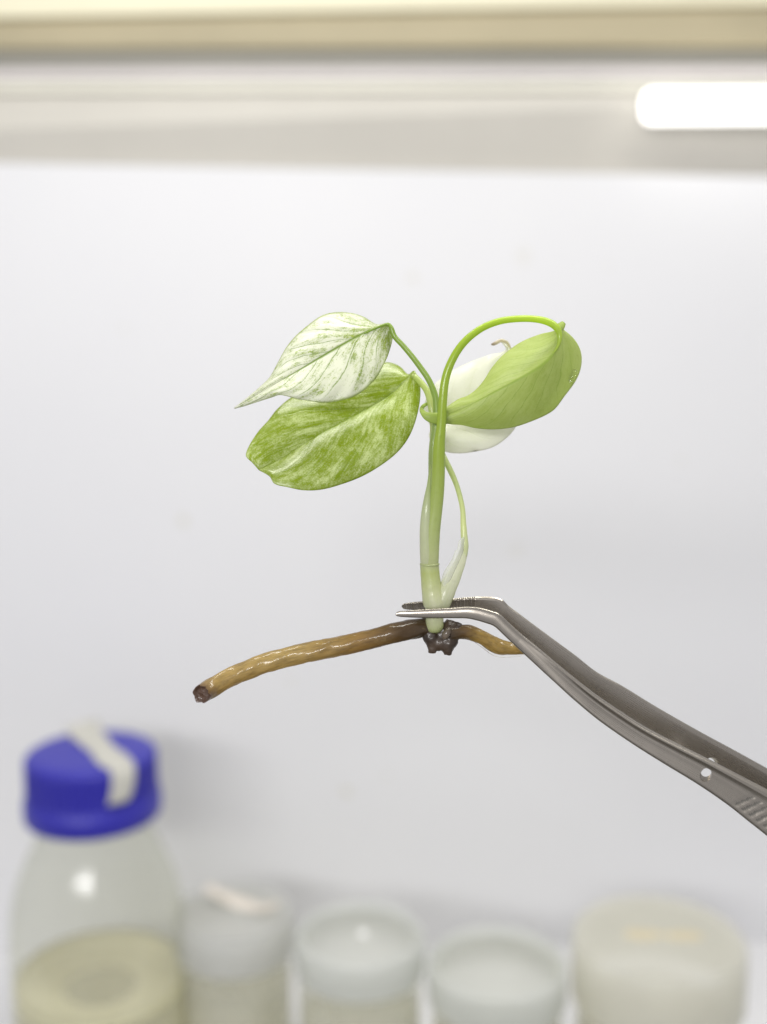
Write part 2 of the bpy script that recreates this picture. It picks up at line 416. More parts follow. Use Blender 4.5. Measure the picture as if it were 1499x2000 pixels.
# ================================================================== BOTTLE
def bottle():
    c = at(178, 1466, 0.457); H = c[2]
    base = np.array([c[0], c[1], 0.0])
    t = empty('reagent_bottle', base, 'clear glass bottle with blue screw cap, pale yellow liquid and tape across the cap', 'bottle')
    hc = 0.0265
    zc = H - hc
    body = [(0.0005, 0.001), (0.030, 0.001), (0.0345, 0.004), (0.0355, 0.010), (0.0355, zc-0.055), (0.0354, zc-0.049), (0.0346, zc-0.040), (0.0323, zc-0.030),
            (0.0293, zc-0.022), (0.0256, zc-0.014), (0.0232, zc-0.008), (0.0215, zc-0.002), (0.0205, zc+0.016)]
    pr = spline(body, 70)
    V, F, U = lathe(base, [(r, z) for r, z in pr], 72)
    mesh_obj('glass_body', V, F, M['bottle_glass'], t, uvs=U)
    # liquid, a little smaller than the glass
    zl = 0.0405
    liq = [(0.0003, 0.003), (0.0325, 0.003), (0.0350, 0.008), (0.0350, zl), (0.0342, zl-0.0006), (0.031, zl-0.0012), (0.0003, zl-0.0013)]
    V, F, U = lathe(base, liq, 72)
    b = NB('pale_yellow_liquid')
    gl = b.n('BsdfGlossy', {'Color': (1, 1, 1), 'Roughness': 0.03}).outputs[0]
    tl = b.n('MixShader', {0: 0.5, 1: b.n('BsdfDiffuse', {'Color': (0.93, 0.90, 0.74)}).outputs[0], 2: b.n('BsdfTranslucent', {'Color': (0.93, 0.90, 0.74)}).outputs[0]}).outputs[0]
    tr = b.n('BsdfTransparent', {'Color': (0.93, 0.91, 0.82)}).outputs[0]
    M['liquid'] = b.done(b.n('MixShader', {0: 0.06, 1: b.n('MixShader', {0: 0.5, 1: tr, 2: tl}).outputs[0], 2: gl}).outputs[0])
    lq = mesh_obj('liquid', V, F, M['liquid'], t, uvs=U)
    # pale raised ring standing in for light bands refracted by the glass
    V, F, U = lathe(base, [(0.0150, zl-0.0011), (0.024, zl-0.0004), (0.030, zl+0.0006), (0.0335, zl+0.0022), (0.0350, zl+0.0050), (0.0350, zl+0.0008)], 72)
    b = NB('caustic_ring_yellow')
    M['caustic_ring'] = b.done(b.n('MixShader', {0: 0.45, 1: pbsdf(b, color=(0.98, 0.95, 0.78), rough=0.12), 2: b.n('BsdfTranslucent', {'Color': (1.0, 0.96, 0.74)}).outputs[0]}).outputs[0])
    mesh_obj('caustic_ring', V, F, M['caustic_ring'], lq, uvs=U)
    # cap with fine knurling and a wider skirt
    prof = [(0.0003, hc), (0.020, hc), (0.0245, hc-0.0002), (0.0256, hc-0.0009), (0.0260, hc-0.002)]
    prof += [(0.0260 + 0.0002*k/8, hc - 0.002 - k*0.0019) for k in range(1, 8)]
    prof += [(0.0268, 0.0085), (0.0274, 0.0075), (0.0276, 0.006), (0.0276, 0.0012), (0.0270, 0.0), (0.022, 0.0), (0.0208, 0.001)]
    def rib(k, th):
        if 4 <= k <= 11: return 0.00035 * (1 if math.cos(56*th) > 0 else -1)
        return 0
    V, F, U = lathe((base[0], base[1], zc), prof, 336, rib)
    cap = mesh_obj('cap', V, F, M['blue'], t, uvs=U)
    # paper tape over the top, curling up at the back and hanging over the front
    path = [(-0.0108, 0.0262, 0.0026), (-0.0085, 0.0222, 0.0012), (-0.0052, 0.0160, 0.0008), (0.0030, 0.0030, 0.0006), (0.0110, -0.0100, 0.0006), (0.0158, -0.0172, 0.0008),
            (0.0175, -0.0196, 0.0000), (0.0180, -0.0205, -0.003), (0.0174, -0.0215, -0.008), (0.0160, -0.0230, -0.0125)]
    pth = spline(path, 60)
    wid = np.interp(np.linspace(0, 1, 60), [0, .2, .5, .75, 1], [.0075, .0066, .0052, .0066, .0044])
    V = []; 
    for i in range(60):
        tg = pth[min(i+1, 59)] - pth[max(i-1, 0)]
        side = np.array([0.80, 0.60, 0.0])
        side /= np.linalg.norm(side)
        for j in range(7):
            s = (j - 3) / 3.0
            V.append(np.array([base[0], base[1], H]) + pth[i] + side * s * wid[i] + np.array([0, 0, 0.0003*math.sin(i*.5 + s)]))
    tp = mesh_obj('tape_strip', V, grid_faces(60, 7), M['tape'], cap)
    md = tp.modifiers.new('thick', 'SOLIDIFY'); md.thickness = 0.0003; md.offset = 1
    return t
bottle()

# ================================================================== JARS
def jar(px, py, depth, rpx, label, lid_col, rim_w, skirt, recess, trans, medium_col, body_scale=0.93, step=0.0):
    c = at(px, py, depth); H = c[2]; r = rpx * depth / FPX
    base = np.array([c[0], c[1], 0.0])
    t = empty('culture_jar', base, label, 'jar', 'lidded culture jars along the wall')
    rb = r * body_scale
    pr = [(0.0003, 0.0015), (rb*0.9, 0.0015), (rb*0.985, 0.003), (rb, 0.007), (rb, H-skirt-0.004), (rb*0.985, H-skirt), (rb*0.95, H-skirt*0.5), (rb*0.94, H-0.003)]
    V, F, U = lathe(base, pr, 64)
    mesh_obj('glass_body', V, F, M['jar_glass'], t, uvs=U)
    hm = H * 0.55
    V, F, U = lathe(base, [(0.0003, 0.003), (rb*0.9, 0.003), (rb*0.96, 0.007), (rb*0.96, hm), (rb*0.9, hm-0.001), (0.0003, hm-0.001)], 48)
    mesh_obj('medium', V, F, plain_mat('gel_medium', medium_col, 0.3, trans=0.5, clear=0.35, scale=80), t, uvs=U)
    k = skirt
    lp = [(0.0003, H-recess*0.5), (r*(1-rim_w)*0.90, H-recess*0.5), (r*(1-rim_w)*0.94, H-recess), (r*(1-rim_w)*0.985, H-recess), (r*(1-rim_w), H-recess*0.9), (r*(1-rim_w*0.8), H-0.0004), (r*(1-rim_w*0.6), H),
          (r*0.955, H-0.0003), (r*0.985, H-0.0014), (r*(0.995), H-0.003), (r, H-k*0.45), (r*(1.0+step), H-k*0.55), (r*(1.0+step), H-k+0.001), (r*(0.995+step), H-k), (rb*1.01, H-k), (rb*1.01, H-0.004)]
    V, F, U = lathe(base, lp, 96)
    lid = mesh_obj('lid', V, F, plain_mat('frosted_lid_plastic', lid_col, 0.38, trans=0.55, clear=0.26, scale=50, var=0.05), t, uvs=U)
    return t, lid, np.array([base[0], base[1], H]), r

j1, l1, c1, r1 = jar(459, 1777, 0.478, 117, 'lidded jar right beside the blue capped bottle, cream paper tape stuck across its lid',
                     (0.84, 0.845, 0.84), 0.05, 0.017, 0.0006, 0.4, (0.86, 0.84, 0.73))
j2, l2, c2, r2 = jar(704, 1818, 0.446, 128, 'lidded jar with a small bright glint on its frosted lid, right of the taped jar',
                     (0.87, 0.885, 0.87), 0.15, 0.015, 0.0034, 0.4, (0.86, 0.84, 0.73))
j3, l3, c3, r3 = jar(972, 1874, 0.436, 136, 'lowest jar, with plain unmarked frosted lid, left of the wide cream lid',
                     (0.87, 0.885, 0.865), 0.15, 0.015, 0.0034, 0.4, (0.86, 0.84, 0.73))
j4, l4, c4, r4 = jar(1288, 1826, 0.444, 168, 'widest jar at the right end, cream lid with an orange yellow smudge',
                     (0.94, 0.93, 0.87), 0.08, 0.026, 0.0005, 0.4, (0.86, 0.84, 0.73))
# tape on the first lid: lying across it, its left end lifted
V = []; n = 40
for i in range(n):
    s = i/(n-1)
    x = -0.0125 + 0.030*s; y = 0.0065 - 0.0055*s + 0.002*math.sin(s*5)
    z = 0.0006 + 0.0065*max(0, 1 - s*2.2)**1.5 + 0.0025*max(0, s*2.4 - 1.5)**2
    for j in range(5):
        w = (j-2)/2*0.0040
        V.append(c1 + np.array([x + w*0.25, y + w, z + 0.0006*math.sin(s*9+j)]))
tp = mesh_obj('tape_strip', V, grid_faces(n, 5), M['tape_pink'], l1)
md = tp.modifiers.new('thick', 'SOLIDIFY'); md.thickness = 0.0003; md.offset = 1
# moulding nub on the second lid that catches the light
V, F, U = lathe(c2 + np.array([0.0012, 0.001, -0.0017]), [(0.0003, 0.0020), (0.0012, 0.0018), (0.0021, 0.0010), (0.0025, 0.0)], 24)
mesh_obj('nub', V, F, plain_mat('polished_nub', (0.8, 0.8, 0.78), 0.12, coat=0.8), l2, uvs=U)
# smudge on the cream lid: thin dried film in two uneven patches
def blob_film(cx, cy, rx, ry, seed):
    V = [c4 + np.array([cx, cy, 0.0004])]; U = [(0, 0)]
    for k in (0.5, 1.0):
        for j in range(28):
            t = 2*math.pi*j/28
            w = 1 + 0.25*mnoise.noise(Vector((math.cos(t)*1.5+seed, math.sin(t)*1.5, 0)))
            V.append(c4 + np.array([cx + rx*k*w*math.cos(t), cy + ry*k*w*math.sin(t), 0.0004 if k < 1 else -0.0004])); U.append((0, 0))
    F = [(0, 1+j, 1+(j+1) % 28) for j in range(28)] + [(1+j, 29+j, 29+(j+1) % 28, 1+(j+1) % 28) for j in range(28)]
    return V, F
M['smudge'] = plain_mat('orange_smudge', (0.86, 0.76, 0.56), 0.5, trans=0.3, scale=300, var=0.2)
for a in ((-0.0065, 0.001, 0.0085, 0.0042, 1), (0.0095, 0.000, 0.0080, 0.0044, 7)):
    V, F = blob_film(*a); mesh_obj('smudge', V, F, M['smudge'], l4)

# ================================================================== PLANTLET
base = P(852, 1255, 0)
plant = empty('plantlet', base, 'small rooted plantlet with variegated green and white leaves, gripped by steel tweezers', 'plant')

WHITE = (0.80, 0.82, 0.66); GREEN = (0.20, 0.34, 0.018); DGREEN = (0.15, 0.27, 0.015)
M['leaf_a'] = leaf_mat('white_leaf_green_veins', (0.86, 0.87, 0.75), (0.36, 0.46, 0.06), -0.125, 9.0, 2.2, 7.0, 0.06, 1.0, trans=0.48, speck=0.36, rim=0.75, base_green=0.12, net=0.7, contrast=0.14, vein_col=(0.22, 0.33, 0.04))
M['leaf_b'] = leaf_mat('green_leaf_cream_streaks', (0.76, 0.84, 0.42), (0.34, 0.45, 0.010), 0.05, 9.0, 2.2, 5.0, 0.05, 0.35, trans=0.48, speck=0.40, rim=0.5, contrast=0.20, net=0.45, n1amt=1.15, vein_col=(0.22, 0.36, 0.005), coat=0.5, rough=0.3)
M['leaf_c'] = leaf_mat('plain_green_underside', (0.70, 0.78, 0.34), (0.53, 0.63, 0.16), 0.06, 6.0, 1.4, 8.0, 0.05, 0.75, trans=0.56, speck=0.2, contrast=0.4, bump=0.14, rough=0.42, coat=0.04, net=0.28, vein_col=(0.38, 0.52, 0.08))
M['leaf_d'] = leaf_mat('white_leaf', (0.96, 0.96, 0.88), (0.92, 0.93, 0.80), -0.05, 5.0, 1.2, 5.0, 0.03, 0.25, trans=0.6, speck=0.1, contrast=0.5, net=0.15, vein_col=(0.66, 0.72, 0.40))

def leaf(name, mid, L, Rr, mat, parent, bL, bR, ns=57, nt=121, wav=0.0, wk=7.0, thick=0.00028, seed=0, label=None, warpm=None):
    tt = np.linspace(0, 1, nt)
    tt = 0.5 - 0.5*np.cos(math.pi*tt) * (0.35) - 0.5*0.65*(1 - 2*tt)     # a little denser at the ends
    tt = np.clip((tt - tt[0]) / (tt[-1] - tt[0]), 0, 1)
    m, l, r = spline(mid, nt, tt), spline(L, nt, tt), spline(Rr, nt, tt)
    V, U = [], []
    for i in range(nt):
        env = math.sin(math.pi*tt[i])**0.7
        for j in range(ns):
            s = -1 + 2*j/(ns-1); a = abs(s)
            e = l[i] if s < 0 else r[i]
            p = m[i] + (e - m[i]) * a
            b_ = bL if s < 0 else bR
            p = p.copy()
            p[2] += b_ * 4*a*(1-a) * env
            if wav:
                p[2] += wav * env * a * math.sin(wk*(tt[i] - 0.4*a)*2*math.pi + seed) + wav*0.8*env*mnoise.noise(Vector((s*2.2+seed, tt[i]*4, seed)))
            V.append(p); U.append(((s+1)/2, tt[i]))
    o = mesh_obj(name, PA(np.array(V)), grid_faces(nt, ns), mat, parent, uvs=U, label=label)
    md = o.modifiers.new('thick', 'SOLIDIFY'); md.thickness = thick; md.offset = 0
    return o

# --- upper-left leaf, white with green veins
tipA = (97, 740, -3)
midA = fr(q1, [(1124, 176, 0), (1030, 208, 0.0), (900, 272, -0.2), (700, 385, -0.6), (500, 505, -1.4), (300, 618, -2.4), tipA])
upA = fr(q1, [(1124, 174, 0), (1040, 184, 1.5), (955, 136, 3.5), (870, 110, 4.5), (770, 106, 5), (680, 127, 4.8), (600, 182, 4.2), (510, 258, 3.4), (440, 345, 2.4), (385, 445, 1), (335, 535, -0.5), (270, 600, -1.6), (185, 672, -2.4), tipA])
loA = fr(q1, [(1126, 176, 0), (1150, 245, 1.2), (1122, 370, 0.0), (1085, 460, -1.2), (1020, 560, -2.4), (930, 640, -3.4), (830, 682, -4), (690, 702, -4.2), (540, 682, -4), (412, 652, -3.6), (300, 678, -3), (200, 712, -2.9), tipA])
leafA = leaf('leaf', midA, upA, loA, M['leaf_a'], plant, -1.0, -1.3, wav=0.22, seed=2, label='white leaf with green veins and a long pointed tip')
# --- lower-left leaf, green with cream streaks, tip rolled
tipB = (262, 1150, 0.5)
midB = fr(q1, [(1292, 495, 5), (1215, 580, 6.0), (1120, 665, 6.0), (900, 790, 5), (650, 920, 3.6), (420, 1070, 2.0), tipB])
upB = fr(q1, [(1290, 492, 5), (1252, 517, 7.5), (1190, 462, 9), (1110, 438, 10), (1000, 465, 10.5), (850, 520, 10.5), (650, 600, 9.5), (480, 670, 8), (380, 752, 6.5), (325, 822, 5.4), (255, 900, 4), (195, 995, 2.6), (175, 1060, 1.5), (215, 1100, 0.8), tipB])
loB = fr(q1, [(1294, 493, 5), (1325, 560, 4.2), (1332, 660, 3), (1310, 790, 2), (1262, 920, 1.2), (1190, 1022, 0.6), (1085, 1110, 0.2), (950, 1190, -0.2), (800, 1248, -0.6), (670, 1282, -1.8), (555, 1286, -2.6), (450, 1266, -3.0), (365, 1243, -2.6), (335, 1195, -1.4), tipB])
leafB = leaf('leaf', midB, upB, loB, M['leaf_b'], plant, -1.6, -2.4, wav=0.10, wk=3, seed=5, label='green leaf streaked with cream, its tip folded under')
# --- right leaf seen from below, hanging from the arched petiole
tipC = (225, 925, -2.0)
midC = fr(q2, [(1196, 235, -3), (1196, 335, -3.6), (1150, 435, -4.4), (1060, 525, -4.8), (900, 625, -4.8), (700, 730, -4.2), (520, 825, -3.2), (400, 880, -2.4), (320, 905, -2.0), tipC])
upC = fr(q2, [(1194, 230, -3), (1160, 262, -1.8), (1050, 290, 1.0), (900, 352, 2.6), (765, 450, 2.8), (680, 545, 2.2), (620, 640, 1.2), (560, 712, 0.2), (490, 764, -0.8), (420, 790, -1.4), (330, 850, -2), tipC])
loC = fr(q2, [(1200, 230, -2.8), (1225, 255, -1.0), (1292, 312, 1.5), (1342, 385, 3.2), (1363, 470, 4), (1350, 570, 4), (1308, 660, 3.6), (1232, 762, 3), (1160, 858, 2.4), (1092, 905, 1.8), (960, 962, 1.0), (840, 1000, 0.6), (700, 1016, 0.2), (560, 1008, -0.4), (450, 984, -1.0), (330, 972, -1.8), tipC])
leafC = leaf('leaf', midC, upC, loC, M['leaf_c'], plant, -0.7, -1.5, wav=0.16, wk=1.6, seed=9, label='plain green leaf seen from below, hanging from the arched petiole')
# its drawn-out tip, wrapped round the petioles
V, F, U = tube(fr(q2, [(345, 912, -2.0, 15), (300, 932, -2.2, 13), (240, 935, -2.6, 11), (180, 920, -2.8, 8.5), (148, 895, -2.4, 5.5), (134, 865, -0.8, 4.2), (150, 838, 1.0, 3.6), (185, 820, 1.8, 3), (226, 803, 1.6, 1.6)]), 70, 14, flat=0.35)
M['tendril'] = flesh_mat('leaf_tip_green', [(0, (0.48, 0.60, 0.13)), (1, (0.40, 0.52, 0.10))], trans=0.45, coat=0.05, rough=0.45)
mesh_obj('leaf_tip', V, F, M['tendril'], leafC, uvs=U)
V, F, U = tube(fr(q2, [(1185, 245, -2.6, 9), (1208, 225, -1.6, 8), (1228, 200, -1.0, 5)]), 14, 12, flat=0.5)
mesh_obj('leaf_lobe', V, F, M['tendril'], leafC, uvs=U)
# --- white leaf behind
tipD = (745, 338, 9)
midD = fr(q2, [(215, 1000, 9), (330, 960, 8.6), (450, 870, 8.6), (580, 760, 9), (700, 620, 9.5), (770, 480, 9.5), (800, 400, 9.2), tipD])
upD = fr(q2, [(212, 995, 9), (158, 920, 9.5), (165, 800, 10), (225, 690, 10.5), (300, 618, 11), (400, 556, 11.3), (550, 488, 11.6), (680, 444, 11), (750, 432, 10.5), (790, 400, 9.6), tipD])
loD = fr(q2, [(214, 1002, 9), (195, 1080, 8.5), (250, 1150, 7.5), (325, 1192, 7), (430, 1202, 6.6), (560, 1186, 6.6), (680, 1156, 7), (780, 1090, 7.6), (855, 1000, 8.4), (890, 860, 9), (880, 680, 9.4), (850, 520, 9.4), (820, 420, 9.2), tipD])
leafD = leaf('leaf', midD, upD, loD, M['leaf_d'], plant, -0.8, -2.4, wav=0.35, wk=3, seed=12, label='white leaf behind the plain green one')
V, F, U = tube(fr(q2, [(815, 400, 9.2, 3.2), (800, 362, 9, 3.2), (775, 342, 8.8, 3.2), (745, 336, 8.6, 3.4), (715, 350, 8.5, 3.6), (690, 362, 8.5, 3.2), (670, 366, 8.5, 1.5)]), 40, 10, flat=0.5, bump=0.15, bscale=2)
M['drytip'] = flesh_mat('dry_leaf_tip', [(0, (0.74, 0.70, 0.50)), (0.75, (0.78, 0.70, 0.55)), (1.0, (0.30, 0.20, 0.12))], trans=0.45)
mesh_obj('leaf_tip', V, F, M['drytip'], leafD, uvs=U, label='browned curled leaf tip')
V, F, U = tube(fr(q2, [(520, 1160, 6.4, 1.2), (540, 1178, 6.3, 3), (575, 1180, 6.3, 1.5)]), 10, 8)
M['brown'] = plain_mat('brown_fleck', (0.22, 0.16, 0.07), 0.6, scale=600, var=0.3)
mesh_obj('fleck', V, F, M['brown'], leafD, uvs=U)

# --- petioles
M['pet_c'] = flesh_mat('petiole_green', [(0.0, (0.66, 0.70, 0.38)), (0.10, (0.54, 0.62, 0.24)), (0.30, (0.42, 0.54, 0.07)), (0.62, (0.42, 0.58, 0.03)), (0.85, (0.58, 0.76, 0.05)), (1.0, (0.44, 0.58, 0.09))], trans=0.42, stripe=0.12)
V, F, U = tube(fr(q3, [(526, 1085, 0.0, 14), (527, 1035, -0.35, 16), (532, 900, -0.8, 16), (546, 750, -1.2, 15), (568, 600, -1.6, 13.5), (584, 450, -2, 13.2), (592, 300, -2.4, 13), (596, 150, -2.8, 12.4), (602, 20, -3.2, 11.2)])
               + fr(q2, [(284, 1000, -3.6, 9.2), (297, 800, -4, 8.3), (320, 620, -4.2, 8.0), (378, 470, -4.4, 7.6), (465, 345, -4.4, 7.2), (590, 245, -4.4, 6.8), (730, 188, -4.2, 6.6), (880, 168, -4, 6.5), (1020, 172, -3.8, 6.6), (1120, 198, -3.7, 7.0), (1180, 245, -3.7, 6.6), (1198, 300, -3.7, 5.2), (1190, 360, -3.9, 3.8), (1165, 412, -4.2, 2.6), (1120, 468, -4.4, 1.2)]), 220, 24)
mesh_obj('petiole', V, F, M['pet_c'], plant, uvs=U, label='long arched petiole carrying the plain green leaf')
M['pet_ab'] = flesh_mat('petiole_pale', [(0.0, (0.40, 0.50, 0.16)), (0.45, (0.36, 0.50, 0.10)), (1.0, (0.30, 0.45, 0.05))], trans=0.45)
V, F, U = tube(fr(q3, [(548, 330, 0.6, 7), (553, 150, 0.4, 8), (560, 0, 0.4, 8)]) + fr(q2, [(243, 1020, 0.2, 7.5), (250, 900, 0, 6.6), (240, 770, -0.2, 6), (192, 645, -0.4, 5.8), (122, 540, -0.4, 5.6), (52, 448, -0.4, 5.4), (-10, 375, -0.3, 5.2)])
               + fr(q1, [(1162, 262, -0.2, 5.0), (1140, 205, -0.2, 4.4), (1120, 182, 0, 3.2), (1060, 198, -0.2, 2.4), (960, 243, -0.4, 1.4)]), 130, 18)
mesh_obj('petiole', V, F, M['pet_ab'], plant, uvs=U, label='thin green petiole of the white veined leaf')
M['pet_b'] = flesh_mat('petiole_yellow', [(0.0, (0.46, 0.56, 0.20)), (0.5, (0.62, 0.70, 0.26)), (1.0, (0.48, 0.60, 0.14))], trans=0.5, stripe=0.3)
V, F, U = tube(fr(q3, [(535, 300, 2.0, 6), (545, 100, 1.8, 8)]) + fr(q2, [(232, 1060, 1.8, 8.5), (222, 930, 1.6, 7.6), (208, 840, 1.6, 7), (178, 730, 2.2, 6.6), (128, 660, 3.0, 6.2), (75, 610, 4.2, 5.6)]) + fr(q1, [(1296, 545, 5.4, 4.8), (1285, 515, 5.4, 3.6), (1215, 583, 6.1, 2.2), (1120, 668, 6.1, 1.4)]), 90, 18)
mesh_obj('petiole', V, F, M['pet_b'], plant, uvs=U, label='short pale yellow petiole of the cream streaked leaf')
M['pet_d'] = flesh_mat('petiole_thin_pale', [(0.0, (0.80, 0.84, 0.56)), (0.2, (0.82, 0.87, 0.46)), (0.5, (0.70, 0.78, 0.38)), (1.0, (0.60, 0.68, 0.32))], trans=0.5)
V, F, U = tube(fr(q3, [(822, 985, 0.8, 4), (820, 900, 0.8, 7.0), (812, 800, 1.0, 6.5), (806, 700, 1.2, 5.6), (800, 590, 1.6, 5.0), (778, 480, 2.2, 5.0), (745, 370, 3.0, 5.2), (700, 265, 4, 5.8), (650, 165, 5, 6), (600, 60, 6.5, 5.6)]) + fr(q2, [(225, 1040, 8.6, 4.6), (260, 985, 8.4, 3.6), (330, 955, 8.4, 2)]), 90, 16)
mesh_obj('petiole', V, F, M['pet_d'], plant, uvs=U, label='thin pale petiole bowing out to the right')

# --- sheaths and stem
M['sheath'] = flesh_mat('pale_sheath', [(0.0, (0.74, 0.76, 0.52)), (0.45, (0.68, 0.72, 0.48)), (0.75, (0.50, 0.58, 0.28)), (1.0, (0.34, 0.44, 0.09))], trans=0.45, stripe=0.35)
V, F, U = tube(fr(q3, [(502, 1090, -0.1, 12), (498, 1035, -0.55, 13), (494, 980, -0.95, 12.8), (488, 860, -1.3, 12), (487, 740, -1.5, 11.4), (496, 600, -1.7, 10.2), (507, 480, -1.6, 7.6), (518, 380, -1.0, 5), (528, 260, -0.2, 3.4), (537, 150, 0.6, 2)]), 80, 22)
mesh_obj('sheath', V, F, M['sheath'], plant, uvs=U, label='pale sheath clasping the left of the stem')
M['stem'] = flesh_mat('pale_stem', [(0.0, (0.68, 0.72, 0.40)), (0.12, (0.60, 0.66, 0.26)), (0.35, (0.70, 0.73, 0.42)), (0.62, (0.80, 0.80, 0.60)), (0.8, (0.72, 0.74, 0.48)), (1.0, (0.56, 0.62, 0.26))], trans=0.45, stripe=0.4, coat=0.6, bump=0.3)
V, F, U = tube(fr(q3, [(519, 1055, 0, 18.6), (521, 1100, 0, 18.6), (528, 1180, 0, 19), (538, 1270, 0, 20), (552, 1350, 0, 21.5), (562, 1400, 0, 21), (564, 1430, 0, 18.5), (562, 1480, 0, 17.5), (562, 1540, 0, 17.5), (566, 1585, 0, 17), (571, 1612, 0, 14.5), (574, 1628, 0, 10), (575, 1637, 0, 3)]), 90, 28, bump=0.012)
stem = mesh_obj('stem', V, F, M['stem'], plant, uvs=U)
V, F, U = tube(fr(q3, [(441, 1050, -0.7, 1.6), (468, 1058, -1.5, 2.2), (520, 1062, -1.86, 2.4), (572, 1058, -1.5, 2.2), (599, 1050, -0.6, 1.6)]), 30, 10)
mesh_obj('node_ring', V, F, plain_mat('ring_yellow', (0.62, 0.68, 0.34), 0.3, trans=0.4, coat=0.5, scale=500), stem, uvs=U)
M['sheath2'] = flesh_mat('white_sheath', [(0.0, (0.76, 0.78, 0.56)), (0.4, (0.82, 0.83, 0.66)), (0.8, (0.84, 0.85, 0.68)), (1.0, (0.78, 0.82, 0.50))], trans=0.5, stripe=0.3, coat=0.7)
V, F, U = tube(fr(q3, [(585, 1425, 0.2, 17), (615, 1380, 0.0, 19), (645, 1315, 0.0, 18.5), (678, 1245, 0.2, 17), (712, 1180, 0.6, 15.5), (752, 1090, 0.7, 13), (786, 1015, 0.8, 10.5), (806, 945, 0.9, 8), (814, 870, 0.95, 6), (813, 800, 1.0, 4)]), 80, 22, flat=0.75, bump=0.04)
sh2 = mesh_obj('sheath', V, F, M['sheath2'], plant, uvs=U, label='whitish old sheath branching to the right')
# translucent flap along its inner edge
b = NB('membrane'); oc = b.obj()
M['membrane'] = b.done(b.n('MixShader', {0: 0.42, 1: b.n('BsdfTransparent', {'Color': (0.98, 0.98, 0.97)}).outputs[0],
    2: b.n('MixShader', {0: 0.5, 1: pbsdf(b, color=(0.88, 0.89, 0.84), rough=0.3), 2: b.n('BsdfTranslucent', {'Color': (0.92, 0.93, 0.88)}).outputs[0]}).outputs[0]}).outputs[0])
inn = spline(fr(q3, [(622, 1255, -0.2), (618, 1195, -0.3), (640, 1120, -0.4), (680, 1055, -0.5), (712, 1000, -0.6), (735, 935, -0.7), (752, 925, -0.7), (765, 860, -0.6), (782, 838, -0.4), (800, 822, -0.1)]), 40)
out = spline(fr(q3, [(640, 1290, -0.6), (690, 1200, -0.7), (740, 1095, -0.5), (780, 1010, -0.2), (810, 930, 0.2), (822, 860, 0.4), (818, 822, 0.6)]), 40)
V = []; U = []
for i in range(40):
    for j in range(7):
        s = j/6; p = inn[i]*(1-s) + out[i]*s; p = p.copy(); p[2] -= 0.5*math.sin(math.pi*s)
        V.append(p); U.append((s, i/39))
mb = mesh_obj('membrane', PA(np.array(V)), grid_faces(40, 7), M['membrane'], sh2, uvs=U)
md = mb.modifiers.new('thick', 'SOLIDIFY'); md.thickness = 0.0001

# --- roots
def root_mat(name, stops):
    b = NB(name); u, v = b.uv(); oc = b.obj()
    n = b.noise(oc, 420.0, 6, 0.65); n2 = b.noise(oc, 130.0, 3, 0.5)
    fib = b.noise(b.vec(b.mth('MULTIPLY', u, 16.0), b.mth('MULTIPLY', v, 12.0)), 1.0, 5, 0.65)
    vv = b.mth('ADD', v, b.mth('MULTIPLY_ADD', n2, 0.16, -0.08))
    rp = b.n('ValToRGB', {'Fac': vv}); cr = rp.color_ramp
    while len(cr.elements) < len(stops): cr.elements.new(0.5)
    for e, (p_, c_) in zip(cr.elements, stops): e.position = p_; e.color = tuple(c_) + (1,)
    col = b.mix(b.step(fib, 0.4, 0.72, 0.0, 0.5), rp.outputs[0], (0.10, 0.055, 0.015))
    col = b.mix(b.step(n, 0.56, 0.74, 0.0, 0.45), col, (0.40, 0.28, 0.09))
    nrm = b.bump(b.mth('ADD', n, fib), 0.35, 0.0003)
    cn = b.bump(b.mth('ADD', b.noise(oc, 260.0, 3, 0.55), b.mth('MULTIPLY', n, 0.3)), 0.32, 0.0006)
    p = pbsdf(b, color=col, rough=0.45, normal=nrm, coat=1.0, coat_rough=0.05, coat_normal=cn, sss=0.0)
    tr = b.n('BsdfTranslucent', {'Color': col}).outputs[0]
    return b.done(b.n('MixShader', {0: 0.44, 1: p, 2: tr}).outputs[0])
M['root'] = root_mat('amber_wet_root', [(0.0, (0.060, 0.036, 0.018)), (0.12, (0.13, 0.072, 0.022)), (0.30, (0.40, 0.24, 0.06)), (0.6, (0.58, 0.42, 0.14)), (0.93, (0.52, 0.36, 0.11)), (1.0, (0.22, 0.12, 0.045))])
V, F, U = tube(fr(q4, [(1400, 250, 1.6, 19), (1340, 240, 0.9, 19), (1200, 266, -0.4, 20), (1080, 296, -0.6, 19), (900, 338, -0.8, 19.5), (710, 377, -1.0, 19.5), (560, 412, -1.2, 19), (430, 456, -1.6, 18.5), (300, 510, -2.4, 18.5), (215, 558, -3.6, 18.8), (170, 585, -5.2, 18.2), (148, 600, -6.5, 17.5)]), 220, 32, bump=0.10, bscale=0.30, caps=False)
# broken rim at the cut
Vn = [np.array(p) for p in V]
for j in range(32):
    k = len(Vn) - 32 + j
    Vn[k] = Vn[k] + (-0.8*RT - 0.35*UP) * 0.0009 * (mnoise.noise(Vector((math.cos(2*math.pi*j/32)*2, math.sin(2*math.pi*j/32)*2, 3))) - 0.1)
rootA = mesh_obj('root', Vn, F, M['root'], plant, uvs=U, label='long amber root reaching to the left, its end cut off')
